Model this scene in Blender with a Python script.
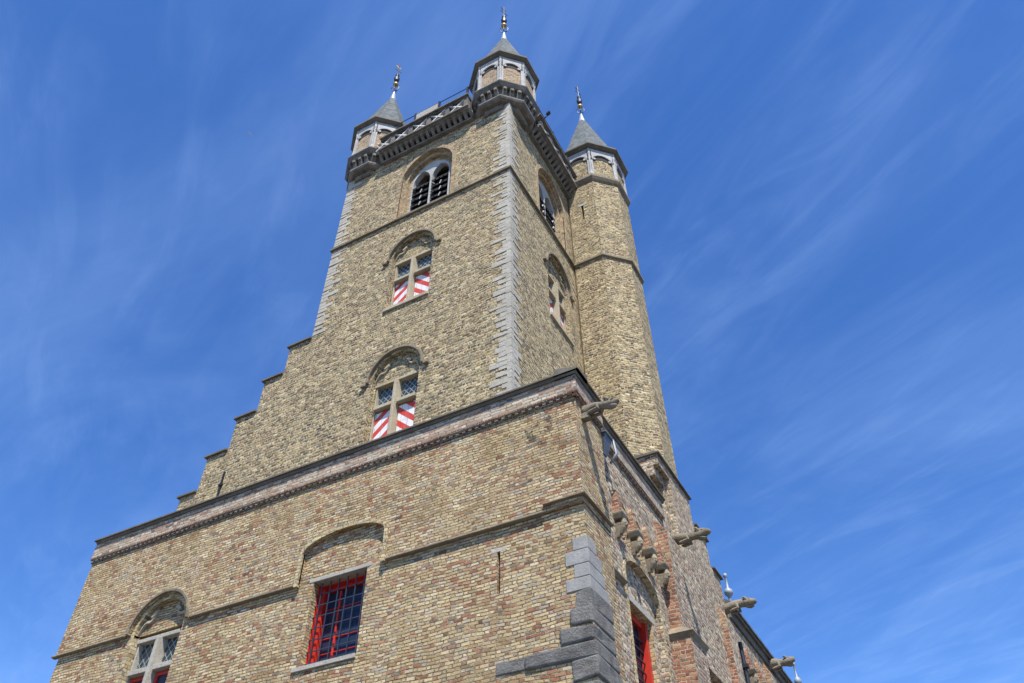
import bpy, bmesh, math, random
from mathutils import Matrix, Vector
random.seed(7)
PI = math.pi
for o in list(bpy.data.objects): bpy.data.objects.remove(o)
scn = bpy.context.scene
COL = scn.collection

# ------------------------------------------------------------------ camera
cam_d = bpy.data.cameras.new('camera'); cam = bpy.data.objects.new('camera', cam_d); COL.objects.link(cam)
scn.camera = cam
R_ = [[0.8778093978256992, 0.47896651387887434, -0.006460624706733877],
      [0.33774786458104256, -0.6093190576879834, 0.7173957526422731],
      [-0.339671960956198, 0.631918795828187, 0.6966359123812275]]
rot = Matrix(((R_[0][0], R_[1][0], -R_[2][0]), (R_[0][1], R_[1][1], -R_[2][1]), (R_[0][2], R_[1][2], -R_[2][2])))
cam.matrix_world = Matrix.Translation((3.6168, -8.8041, 1.6)) @ rot.to_4x4()
cam_d.sensor_width = 36.0; cam_d.lens = 782.73/1024*36; cam_d.clip_end = 20000; cam_d.clip_start = .05

# ------------------------------------------------------------------ light, sky, exposure
SUN_DIR = Vector((.35, -.44, 1.0)).normalized()
elev = math.asin(SUN_DIR.z); azim = math.atan2(SUN_DIR.x, SUN_DIR.y)
sd = bpy.data.lights.new('sun', 'SUN'); sd.energy = 3.6; sd.angle = math.radians(.5); sd.color = (1, .955, .88)
sun = bpy.data.objects.new('sun', sd); COL.objects.link(sun)
sun.rotation_euler = SUN_DIR.to_track_quat('Z', 'Y').to_euler(); sun.location = (20, -25, 60)
world = bpy.data.worlds.new('World'); scn.world = world; world.use_nodes = True
wn = world.node_tree; wn.nodes.clear()
def N(t, kind, **kw):
    n = t.nodes.new(kind)
    for k, v in kw.items(): setattr(n, k, v)
    return n
out = N(wn, 'ShaderNodeOutputWorld'); bg = N(wn, 'ShaderNodeBackground'); bg.inputs[1].default_value = .12
sky = N(wn, 'ShaderNodeTexSky', sky_type='NISHITA', sun_disc=False); sky.sun_elevation = elev; sky.sun_rotation = azim
sky.air_density = .85; sky.dust_density = .05; sky.ozone_density = 3.5; sky.altitude = 0
hs = N(wn, 'ShaderNodeHueSaturation'); hs.inputs['Hue'].default_value = .510; hs.inputs['Saturation'].default_value = 1.235; hs.inputs['Value'].default_value = .87
wn.links.new(sky.outputs[0], hs.inputs['Color'])
tc = N(wn, 'ShaderNodeTexCoord'); sep = N(wn, 'ShaderNodeSeparateXYZ'); wn.links.new(tc.outputs['Generated'], sep.inputs[0])
# project the view direction on a high flat layer so that cirrus converges like real cloud
mz = N(wn, 'ShaderNodeMath', operation='MAXIMUM'); wn.links.new(sep.outputs[2], mz.inputs[0]); mz.inputs[1].default_value = .06
dx = N(wn, 'ShaderNodeMath', operation='DIVIDE'); dy = N(wn, 'ShaderNodeMath', operation='DIVIDE')
wn.links.new(sep.outputs[0], dx.inputs[0]); wn.links.new(mz.outputs[0], dx.inputs[1])
wn.links.new(sep.outputs[1], dy.inputs[0]); wn.links.new(mz.outputs[0], dy.inputs[1])
cb = N(wn, 'ShaderNodeCombineXYZ'); wn.links.new(dx.outputs[0], cb.inputs[0]); wn.links.new(dy.outputs[0], cb.inputs[1])
def cirrus(rotz, sx, sy, scale, detail, lo, hi, seed, dist=.35):
    m0 = N(wn, 'ShaderNodeMapping'); m0.inputs['Rotation'].default_value = (0, 0, math.radians(rotz)); wn.links.new(cb.outputs[0], m0.inputs[0])
    m1 = N(wn, 'ShaderNodeMapping'); m1.inputs['Scale'].default_value = (sx, sy, 1); m1.inputs['Location'].default_value = (seed, seed*.37, seed)
    wn.links.new(m0.outputs[0], m1.inputs[0])
    n = N(wn, 'ShaderNodeTexNoise'); n.inputs['Scale'].default_value = scale; n.inputs['Detail'].default_value = detail
    n.inputs['Roughness'].default_value = .6; n.inputs['Distortion'].default_value = dist
    wn.links.new(m1.outputs[0], n.inputs['Vector'])
    r = N(wn, 'ShaderNodeMapRange', interpolation_type='SMOOTHSTEP'); r.inputs[1].default_value = lo; r.inputs[2].default_value = hi
    wn.links.new(n.outputs['Fac'], r.inputs[0]); return r.outputs[0]
c1 = cirrus(-154.6, .50, 1.0, 1.8, 8, .36, .84, 3.1, .9)
c2 = cirrus(-150, .40, 1.4, 7.0, 7, .40, .80, 7.7, .8)
c3 = cirrus(-154, .5, .9, 1.0, 3, .25, .68, 5.3)
mu = N(wn, 'ShaderNodeMath', operation='MULTIPLY'); wn.links.new(c2, mu.inputs[0]); mu.inputs[1].default_value = .45
ad = N(wn, 'ShaderNodeMath', operation='ADD'); wn.links.new(c1, ad.inputs[0]); wn.links.new(mu.outputs[0], ad.inputs[1])
m3 = N(wn, 'ShaderNodeMath', operation='MULTIPLY'); wn.links.new(ad.outputs[0], m3.inputs[0]); wn.links.new(c3, m3.inputs[1])
m4 = N(wn, 'ShaderNodeMath', operation='MULTIPLY', use_clamp=True); wn.links.new(m3.outputs[0], m4.inputs[0]); m4.inputs[1].default_value = .28
cm = N(wn, 'ShaderNodeMixRGB'); cm.inputs[2].default_value = (1.9, 2.9, 4.9, 1)
wn.links.new(m4.outputs[0], cm.inputs[0]); wn.links.new(hs.outputs[0], cm.inputs[1])
wn.links.new(cm.outputs[0], bg.inputs[0]); wn.links.new(bg.outputs[0], out.inputs[0])
scn.view_settings.view_transform = 'Standard'; scn.view_settings.look = 'None'; scn.view_settings.gamma = 1.0
scn.view_settings.exposure = 1.15; scn.view_settings.use_curve_mapping = False

# ------------------------------------------------------------------ materials
def newmat(name):
    m = bpy.data.materials.new(name); m.use_nodes = True; t = m.node_tree; t.nodes.clear()
    o = N(t, 'ShaderNodeOutputMaterial'); p = N(t, 'ShaderNodeBsdfPrincipled'); t.links.new(p.outputs[0], o.inputs[0])
    return m, t, p
def math_(t, op, a, b=None, c=None, clamp=False):
    n = N(t, 'ShaderNodeMath', operation=op, use_clamp=clamp)
    for i, v in enumerate((a, b, c)):
        if v is None: continue
        if isinstance(v, (int, float)): n.inputs[i].default_value = v
        else: t.links.new(v, n.inputs[i])
    return n.outputs[0]
def noise(t, vec, scale, detail=3, rough=.55, dist=0):
    n = N(t, 'ShaderNodeTexNoise'); n.inputs['Scale'].default_value = scale; n.inputs['Detail'].default_value = detail
    n.inputs['Roughness'].default_value = rough; n.inputs['Distortion'].default_value = dist
    t.links.new(vec, n.inputs['Vector']); return n.outputs['Fac']
def rng(t, v, a, b, c=0, d=1):
    n = N(t, 'ShaderNodeMapRange', interpolation_type='SMOOTHSTEP')
    for i, x in enumerate((a, b, c, d)): n.inputs[i+1].default_value = x
    t.links.new(v, n.inputs[0]); return n.outputs[0]
def mix(t, f, a, b, mode='MIX'):
    n = N(t, 'ShaderNodeMixRGB', blend_type=mode)
    for i, v in enumerate((f, a, b)):
        if isinstance(v, (int, float)): n.inputs[i].default_value = v
        elif isinstance(v, tuple): n.inputs[i].default_value = (*v, 1)
        else: t.links.new(v, n.inputs[i])
    return n.outputs[0]
def ramp(t, v, stops, interp='LINEAR'):
    n = N(t, 'ShaderNodeValToRGB'); cr = n.color_ramp; cr.interpolation = interp
    while len(cr.elements) < len(stops): cr.elements.new(.5)
    for e, (p, c) in zip(cr.elements, stops): e.position = p; e.color = (*c, 1)
    t.links.new(v, n.inputs[0]); return n.outputs[0]
def brick(name, palette, L=.22, H=.07, mortar=.010, mcol=(.42, .39, .32), tint=(1, 1, 1), stain=(.16, .15, .11), stain_amt=.35, bump=.014, val=.45, patch=None, gap=.44, bed=None):
    m, t, p = newmat(name)
    uv = N(t, 'ShaderNodeUVMap'); uv.uv_map = 'UVMap'
    geo = N(t, 'ShaderNodeTexCoord'); obj = geo.outputs['Object']
    wob = noise(t, uv.outputs[0], 1.3, 2)
    wob2 = noise(t, uv.outputs[0], 9, 2)
    s = N(t, 'ShaderNodeSeparateXYZ'); t.links.new(uv.outputs[0], s.inputs[0])
    u = math_(t, 'ADD', s.outputs[0], math_(t, 'MULTIPLY', math_(t, 'SUBTRACT', wob2, .5), .03))
    v = math_(t, 'ADD', s.outputs[1], math_(t, 'ADD', math_(t, 'MULTIPLY', math_(t, 'SUBTRACT', wob, .5), .10),
                                            math_(t, 'MULTIPLY', math_(t, 'SUBTRACT', wob2, .5), .018)))
    vr = math_(t, 'DIVIDE', v, H); row = math_(t, 'FLOOR', vr); fv = math_(t, 'SUBTRACT', vr, row)
    wr = N(t, 'ShaderNodeTexWhiteNoise', noise_dimensions='1D'); t.links.new(row, wr.inputs['W'])
    P = 1.5*L
    half = math_(t, 'MULTIPLY', math_(t, 'MODULO', row, 2), .5)
    pu = math_(t, 'ADD', math_(t, 'ADD', math_(t, 'DIVIDE', u, P), half), math_(t, 'MULTIPLY', wr.outputs['Value'], .22))
    ip = math_(t, 'FLOOR', pu); fp = math_(t, 'SUBTRACT', pu, ip)
    hd = math_(t, 'GREATER_THAN', fp, .6667)
    idd = math_(t, 'ADD', math_(t, 'MULTIPLY', ip, 2), hd)
    loc = math_(t, 'MULTIPLY', math_(t, 'SUBTRACT', fp, math_(t, 'MULTIPLY', hd, .6667)), P)
    ln = math_(t, 'SUBTRACT', L, math_(t, 'MULTIPLY', hd, L/2))
    du = math_(t, 'MINIMUM', loc, math_(t, 'SUBTRACT', ln, loc))
    fvh = math_(t, 'MULTIPLY', fv, H)
    dv = math_(t, 'MINIMUM', fvh, math_(t, 'SUBTRACT', H, fvh))
    d = math_(t, 'MINIMUM', du, dv)
    en = noise(t, uv.outputs[0], 38, 3, .65)
    d2 = math_(t, 'ADD', d, math_(t, 'MULTIPLY', math_(t, 'SUBTRACT', en, .5), .012))
    face = rng(t, d2, mortar*.45, mortar*.95)                     # 1 on the brick, 0 in the joint
    cc = N(t, 'ShaderNodeCombineXYZ'); t.links.new(idd, cc.inputs[0]); t.links.new(row, cc.inputs[1])
    w1 = N(t, 'ShaderNodeTexWhiteNoise', noise_dimensions='2D'); t.links.new(cc.outputs[0], w1.inputs['Vector'])
    sw = N(t, 'ShaderNodeSeparateColor'); t.links.new(w1.outputs['Color'], sw.inputs[0])
    zone = noise(t, obj, .55, 5, .65)
    sel = math_(t, 'ADD', w1.outputs['Value'], math_(t, 'MULTIPLY', math_(t, 'SUBTRACT', zone, .5), .75), clamp=True)
    col = ramp(t, sel, palette)
    fine = noise(t, uv.outputs[0], 70, 4, .7)
    vv = math_(t, 'ADD', math_(t, 'MULTIPLY', sw.outputs[1], val), 1-val*.5)
    vv = math_(t, 'MULTIPLY', vv, rng(t, fine, .2, .8, .72, 1.25))
    hsv = N(t, 'ShaderNodeHueSaturation'); t.links.new(col, hsv.inputs['Color']); t.links.new(vv, hsv.inputs['Value'])
    mn = noise(t, uv.outputs[0], 4, 3)
    mc = mix(t, rng(t, mn, .35, .65), mcol, tuple(c*.6 for c in mcol))
    if bed:                                                        # raked bed joints: shadow gap under each brick painted as dark mortar; head joints pale
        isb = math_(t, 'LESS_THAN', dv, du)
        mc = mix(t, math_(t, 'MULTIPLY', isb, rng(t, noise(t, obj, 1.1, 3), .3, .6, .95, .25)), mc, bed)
    # broad drifts of pinker and yellower brick
    dr = noise(t, obj, .9, 4, .6)
    hc = mix(t, rng(t, dr, .5, .7, 0, .14), hsv.outputs[0], (.46, .27, .18)); hc = mix(t, rng(t, dr, .5, .3, 0, .25), hc, (.52, .43, .22))
    bc = mix(t, face, mc, hc)
    # missing / deeply raked joints and soot-dark bricks
    dk = math_(t, 'MULTIPLY', math_(t, 'GREATER_THAN', sw.outputs[2], .965), face)
    bc = mix(t, math_(t, 'MULTIPLY', dk, .6), bc, (.045, .045, .05))
    hole = math_(t, 'MULTIPLY', math_(t, 'LESS_THAN', noise(t, uv.outputs[0], 14, 2), gap), math_(t, 'SUBTRACT', 1, face))
    bc = mix(t, math_(t, 'MULTIPLY', hole, .65), bc, (.06, .05, .035))
    st = rng(t, noise(t, obj, .8, 5, .65, .6), .48, .72)
    bc = mix(t, math_(t, 'MULTIPLY', st, stain_amt), bc, stain)
    eff = rng(t, noise(t, obj, 1.7, 4, .7, .3), .60, .78)         # pale efflorescence
    bc = mix(t, math_(t, 'MULTIPLY', eff, .30), bc, (.50, .48, .42))
    if patch: bc = patch(t, bc, obj)
    bc = mix(t, 1, bc, tint, 'MULTIPLY')
    t.links.new(bc, p.inputs['Base Color']); p.inputs['Roughness'].default_value = .92; p.inputs['Specular IOR Level'].default_value = .15
    hgt = math_(t, 'ADD', math_(t, 'MULTIPLY', face, math_(t, 'ADD', math_(t, 'MULTIPLY', sw.outputs[0], .5), .75)), math_(t, 'MULTIPLY', fine, .45))
    hgt = math_(t, 'SUBTRACT', hgt, math_(t, 'MULTIPLY', hole, .8))
    b = N(t, 'ShaderNodeBump'); b.inputs['Strength'].default_value = 1; b.inputs['Distance'].default_value = bump
    t.links.new(hgt, b.inputs['Height']); t.links.new(b.outputs[0], p.inputs['Normal'])
    return m
def stone(name, c1_, c2_, dark=(.09, .085, .07), amt=.5, rough=.85, lichen=None, scale=1.0, bump=.012, blocks=None):
    m, t, p = newmat(name)
    o = N(t, 'ShaderNodeTexCoord').outputs['Object']
    c = mix(t, rng(t, noise(t, o, 2.2*scale, 5, .6), .3, .7), c1_, c2_)
    c = mix(t, rng(t, noise(t, o, 24*scale, 4, .7), .35, .7, 0, .35), c, tuple(x*.55 for x in c1_))
    c = mix(t, rng(t, noise(t, o, 1.1*scale, 6, .7, .8), .45, .72, 0, amt), c, dark)
    if lichen: c = mix(t, rng(t, noise(t, o, 5*scale, 5, .7, .4), .56, .68, 0, .7), c, lichen)
    t.links.new(c, p.inputs['Base Color']); p.inputs['Roughness'].default_value = rough; p.inputs['Specular IOR Level'].default_value = .2
    h = math_(t, 'ADD', noise(t, o, 14*scale, 5, .7), math_(t, 'MULTIPLY', noise(t, o, 60*scale, 3, .7), .4))
    b = N(t, 'ShaderNodeBump'); b.inputs['Distance'].default_value = bump; b.inputs['Strength'].default_value = 1
    t.links.new(h, b.inputs['Height']); t.links.new(b.outputs[0], p.inputs['Normal'])
    return m
def plain(name, c, rough=.5, metal=0, var=.25, bump=.002):
    m, t, p = newmat(name); o = N(t, 'ShaderNodeTexCoord').outputs['Object']
    cc = mix(t, rng(t, noise(t, o, 6, 5, .65), .3, .7), c, tuple(x*(1-var) for x in c))
    t.links.new(cc, p.inputs['Base Color']); p.inputs['Roughness'].default_value = rough; p.inputs['Metallic'].default_value = metal
    b = N(t, 'ShaderNodeBump'); b.inputs['Distance'].default_value = bump
    t.links.new(noise(t, o, 30, 4, .6), b.inputs['Height']); t.links.new(b.outputs[0], p.inputs['Normal'])
    return m

PAL_LOW = [(0, (.29, .13, .085)), (.09, (.37, .21, .14)), (.18, (.40, .30, .18)), (.36, (.46, .37, .215)), (.55, (.53, .45, .285)),
           (.70, (.44, .38, .26)), (.82, (.60, .53, .37)), (.93, (.36, .34, .30)), (1, (.31, .19, .13))]
PAL_TOW = [(0, (.14, .085, .05)), (.15, (.22, .155, .085)), (.35, (.31, .235, .125)), (.55, (.41, .33, .18)), (.7, (.33, .27, .16)), (.86, (.50, .42, .27)), (.95, (.20, .175, .13)), (1, (.12, .10, .08))]
PAL_RED = [(0, (.19, .075, .05)), (.3, (.30, .12, .07)), (.6, (.38, .18, .10)), (.8, (.34, .22, .13)), (1, (.42, .31, .19))]
PAL_PINK = [(0, (.28, .17, .12)), (.3, (.38, .26, .18)), (.6, (.46, .36, .26)), (.8, (.50, .42, .31)), (1, (.34, .30, .25))]
PAL_SIDE = [(0, (.22, .11, .07)), (.25, (.32, .20, .13)), (.5, (.42, .31, .195)), (.8, (.50, .41, .28)), (1, (.24, .19, .14))]
PAL_ORG = [(0, (.34, .21, .11)), (.4, (.43, .30, .16)), (.7, (.48, .37, .21)), (1, (.38, .28, .16))]
PAL_YEL = [(0, (.38, .26, .12)), (.5, (.50, .40, .21)), (1, (.56, .46, .28))]
def corner_stain(t, bc, obj):
    vd = N(t, 'ShaderNodeVectorMath', operation='DISTANCE'); t.links.new(obj, vd.inputs[0]); vd.inputs[1].default_value = (-.62, 0, 9.12)
    near = rng(t, vd.outputs['Value'], .10, .62, .17, 0)          # mossy patch below the coping near the corner
    f = rng(t, math_(t, 'ADD', noise(t, obj, 5.5, 5, .7), near), .66, .74)
    return mix(t, math_(t, 'MULTIPLY', f, .8), bc, (.05, .055, .045))
ST_CONS = stone('carved_console_stone', (.30, .25, .17), (.42, .36, .26), dark=(.08, .07, .05), amt=.7, scale=3, bump=.02)
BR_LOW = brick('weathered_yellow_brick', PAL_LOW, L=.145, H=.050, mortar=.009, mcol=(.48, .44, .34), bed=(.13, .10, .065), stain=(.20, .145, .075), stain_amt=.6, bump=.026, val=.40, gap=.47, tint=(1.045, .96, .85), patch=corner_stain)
BR_TOW = brick('tower_brick', PAL_TOW, L=.15, H=.074, mortar=.017, mcol=(.58, .52, .39), stain=(.20, .17, .11), stain_amt=.2, val=1.0, bump=.024, gap=.45, tint=(1.0, .955, .865))
BR_RED = brick('red_brick', PAL_RED, L=.15, H=.062, mcol=(.50, .43, .33), stain_amt=.15)
BR_DENT = brick('dark_red_brick', [(0, (.14, .06, .045)), (.5, (.22, .11, .075)), (1, (.28, .17, .11))], L=.12, H=.055, stain_amt=.2)
BR_PINK = brick('pinkish_brick', PAL_PINK, L=.2, H=.06, stain_amt=.2)
BR_SIDE = brick('mottled_grey_brick', PAL_SIDE, L=.14, H=.07, mortar=.017, mcol=(.52, .46, .36), stain=(.12, .10, .08), val=1.0, gap=.45)
BR_ORG = brick('orange_reveal_brick', PAL_ORG, L=.2, H=.065, stain_amt=.1)
BR_YEL = brick('yellow_jamb_brick', PAL_YEL, L=.2, H=.065, stain_amt=.15)
BR_PANEL = brick('turret_panel_brick', [(0, (.30, .17, .10)), (.5, (.42, .28, .17)), (1, (.46, .36, .22))], L=.15, H=.055, stain_amt=.1)
ST_COP = stone('dark_coping_stone', (.13, .115, .095), (.18, .16, .13), dark=(.06, .055, .045), amt=.75, lichen=(.20, .19, .12))
ST_STR = stone('brown_string_stone', (.20, .17, .125), (.28, .23, .16), dark=(.08, .06, .04), amt=.6, lichen=(.38, .26, .09))
ST_QUO = stone('pale_quoin_stone', (.39, .36, .30), (.50, .47, .395), dark=(.22, .19, .13), amt=.5, bump=.012)
ST_BLUE = stone('rusticated_bluestone', (.25, .24, .22), (.38, .365, .335), dark=(.11, .105, .095), amt=.75, scale=2.6, bump=.07)
ST_BLUE2 = stone('smooth_bluestone', (.28, .272, .255), (.36, .35, .325), dark=(.17, .165, .15), amt=.4, scale=1.2, bump=.008)
ST_SAND = stone('sandstone_frame', (.37, .32, .225), (.46, .40, .29), dark=(.25, .20, .13), amt=.45, lichen=(.48, .30, .10))
ST_PALE = stone('pale_window_stone', (.36, .335, .28), (.44, .41, .35), dark=(.28, .26, .21), amt=.35)
ST_GARG = stone('weathered_gargoyle_stone', (.22, .19, .14), (.34, .29, .21), dark=(.06, .055, .045), amt=.6, scale=2.5, bump=.03)
ST_PAR = stone('parapet_stone', (.14, .13, .11), (.22, .20, .175), dark=(.05, .048, .042), amt=.7, scale=1.5, bump=.02)
CROSS = stone('pale_cross_stone', (.55, .55, .53), (.66, .65, .62), dark=(.4, .39, .37), amt=.3)
ST_WHITE = stone('whitish_tracery_stone', (.38, .38, .37), (.50, .49, .46), dark=(.2, .19, .17), amt=.4, scale=1.5)
ST_CORB = stone('turret_corbel_stone', (.15, .135, .115), (.26, .235, .20), dark=(.06, .055, .05), amt=.6, scale=2)
RED = plain('red_paint', (.52, .03, .015), .45, var=.2)
WHITE = plain('white_paint', (.75, .74, .72), .5)
IRON = plain('dark_iron', (.03, .033, .04), .5, .4)
GRILLE = plain('grey_iron', (.05, .06, .085), .45, .3)
LEAD = plain('pale_lead', (.30, .33, .37), .6, .2)
ZINC = plain('zinc_grey', (.13, .145, .16), .45, .3)
GOLD = plain('gilded_ball', (.45, .28, .08), .5, .5)
BLACK = plain('black_louvre', (.012, .012, .014), .7)
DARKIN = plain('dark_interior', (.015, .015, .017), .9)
def slate():
    m, t, p = newmat('green_grey_slate'); uv = N(t, 'ShaderNodeUVMap'); uv.uv_map = 'UVMap'
    s = N(t, 'ShaderNodeSeparateXYZ'); t.links.new(uv.outputs[0], s.inputs[0])
    r_ = math_(t, 'DIVIDE', s.outputs[1], .16); row = math_(t, 'FLOOR', r_); f = math_(t, 'SUBTRACT', r_, row)
    cu = math_(t, 'ADD', math_(t, 'DIVIDE', s.outputs[0], .14), math_(t, 'MULTIPLY', math_(t, 'MODULO', row, 2), .5)); ci = math_(t, 'FLOOR', cu)
    c = N(t, 'ShaderNodeCombineXYZ'); t.links.new(ci, c.inputs[0]); t.links.new(row, c.inputs[1])
    w = N(t, 'ShaderNodeTexWhiteNoise', noise_dimensions='2D'); t.links.new(c.outputs[0], w.inputs['Vector'])
    b = ramp(t, w.outputs['Value'], [(0, (.055, .065, .07)), (.5, (.085, .097, .10)), (1, (.12, .13, .13))])
    b = mix(t, rng(t, f, .88, .99, 0, .6), b, (.05, .06, .06))
    o = N(t, 'ShaderNodeTexCoord').outputs['Object']
    b = mix(t, rng(t, noise(t, o, 2.5, 4, .6), .45, .7, 0, .35), b, (.10, .14, .13))
    t.links.new(b, p.inputs['Base Color']); p.inputs['Roughness'].default_value = .85; p.inputs['Specular IOR Level'].default_value = .2
    bp = N(t, 'ShaderNodeBump'); bp.inputs['Distance'].default_value = .015
    t.links.new(math_(t, 'ADD', math_(t, 'MULTIPLY', f, -1), math_(t, 'MULTIPLY', w.outputs['Value'], .4)), bp.inputs['Height']); t.links.new(bp.outputs[0], p.inputs['Normal'])
    return m
SLATE = slate()
def leaded():
    m, t, p = newmat('leaded_glass'); uv = N(t, 'ShaderNodeUVMap'); uv.uv_map = 'UVMap'
    s = N(t, 'ShaderNodeSeparateXYZ'); t.links.new(uv.outputs[0], s.inputs[0])
    def line(sgn):
        a = math_(t, 'ADD', math_(t, 'MULTIPLY', s.outputs[0], 7.5), math_(t, 'MULTIPLY', s.outputs[1], 6.0*sgn))
        fr = math_(t, 'FRACT', a); return math_(t, 'LESS_THAN', math_(t, 'MINIMUM', fr, math_(t, 'SUBTRACT', 1, fr)), .085)
    l = math_(t, 'MAXIMUM', line(1), line(-1))
    nz = noise(t, uv.outputs[0], 5, 2)
    g = mix(t, rng(t, nz, .35, .65), (.02, .03, .032), (.045, .065, .068))
    t.links.new(mix(t, l, g, (.22, .25, .25)), p.inputs['Base Color'])
    t.links.new(math_(t, 'ADD', math_(t, 'MULTIPLY', l, .45), .12), p.inputs['Roughness'])
    b = N(t, 'ShaderNodeBump'); b.inputs['Distance'].default_value = .01
    t.links.new(math_(t, 'ADD', math_(t, 'MULTIPLY', noise(t, uv.outputs[0], 9, 2), .6), l), b.inputs['Height']); t.links.new(b.outputs[0], p.inputs['Normal'])
    return m
LEADED = leaded()
m_, t_, p_ = newmat('window_glass'); p_.inputs['Base Color'].default_value = (.02, .03, .06, 1); p_.inputs['Roughness'].default_value = .15; p_.inputs['Specular IOR Level'].default_value = .25; GLASS = m_
b_ = N(t_, 'ShaderNodeBump'); b_.inputs['Distance'].default_value = .004
t_.links.new(noise(t_, N(t_, 'ShaderNodeTexCoord').outputs['Object'], 4, 2), b_.inputs['Height']); t_.links.new(b_.outputs[0], p_.inputs['Normal'])
def stripes(name, sgn, off):
    m, t, p = newmat(name); uv = N(t, 'ShaderNodeUVMap'); uv.uv_map = 'UVMap'
    s = N(t, 'ShaderNodeSeparateXYZ'); t.links.new(uv.outputs[0], s.inputs[0])
    a = math_(t, 'ADD', math_(t, 'MULTIPLY', s.outputs[1], 2.9), math_(t, 'ADD', math_(t, 'MULTIPLY', s.outputs[0], 2.6*sgn), off))
    f = math_(t, 'LESS_THAN', math_(t, 'FRACT', a), .48)
    dirt = noise(t, uv.outputs[0], 7, 4)
    c = mix(t, f, (.70, .70, .70), (.55, .04, .02)); c = mix(t, rng(t, dirt, .45, .75, 0, .35), c, (.35, .25, .2))
    pl = math_(t, 'LESS_THAN', math_(t, 'FRACT', math_(t, 'MULTIPLY', s.outputs[0], 6)), .06)
    c = mix(t, math_(t, 'MULTIPLY', pl, .6), c, (.12, .05, .04))
    t.links.new(c, p.inputs['Base Color']); p.inputs['Roughness'].default_value = .5
    return m
STRIPE_L = stripes('red_white_stripes_rising', -1, .1); STRIPE_R = stripes('red_white_stripes_falling', 1, .1)
def paving():
    m, t, p = newmat('stone_setts'); o = N(t, 'ShaderNodeTexCoord').outputs['Object']
    v = N(t, 'ShaderNodeTexVoronoi', feature='DISTANCE_TO_EDGE'); v.inputs['Scale'].default_value = 8; t.links.new(o, v.inputs['Vector'])
    v2 = N(t, 'ShaderNodeTexVoronoi'); v2.inputs['Scale'].default_value = 8; t.links.new(o, v2.inputs['Vector'])
    s = N(t, 'ShaderNodeSeparateColor'); t.links.new(v2.outputs['Color'], s.inputs[0])
    c = ramp(t, s.outputs[0], [(0, (.08, .075, .07)), (.5, (.12, .11, .10)), (1, (.16, .14, .12))])
    c = mix(t, rng(t, v.outputs['Distance'], .02, .08), (.09, .085, .07), c)
    c = mix(t, rng(t, noise(t, o, .3, 4), .4, .65, 0, .5), c, (.10, .10, .09))
    t.links.new(c, p.inputs['Base Color']); p.inputs['Roughness'].default_value = .8
    b = N(t, 'ShaderNodeBump'); b.inputs['Distance'].default_value = .02; t.links.new(rng(t, v.outputs['Distance'], 0, .1), b.inputs['Height']); t.links.new(b.outputs[0], p.inputs['Normal'])
    return m
PAVE = paving()

# ------------------------------------------------------------------ mesh helpers
def uvmap(me):
    uvl = me.uv_layers.get('UVMap') or me.uv_layers.new(name='UVMap')
    for f in me.polygons:
        n = f.normal
        if abs(n.z) < .8:
            t = Vector((-n.y, n.x, 0)).normalized()
            s = 1/max(.3, math.sqrt(1-n.z*n.z))
            for li in f.loop_indices:
                c = me.vertices[me.loops[li].vertex_index].co; uvl.data[li].uv = (c.dot(t), c.z*s)
        else:
            for li in f.loop_indices:
                c = me.vertices[me.loops[li].vertex_index].co; uvl.data[li].uv = (c.x, c.y)
FRONT = lambda Y: (lambda u, d, z: Vector((u, Y+d, z)))          # wall facing -Y, u = x
RIGHT = lambda X: (lambda u, d, z: Vector((X-d, u, z)))          # wall facing +X, u = y
IDENT = lambda x, y, z: Vector((x, y, z))
def PLANE(o, tdir):                                              # wall with outward normal n = tdir x up
    tdir = Vector(tdir).normalized(); n = Vector((tdir.y, -tdir.x, 0))
    return lambda u, d, z: Vector((o[0], o[1], 0)) + tdir*u - n*d + Vector((0, 0, z))
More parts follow.
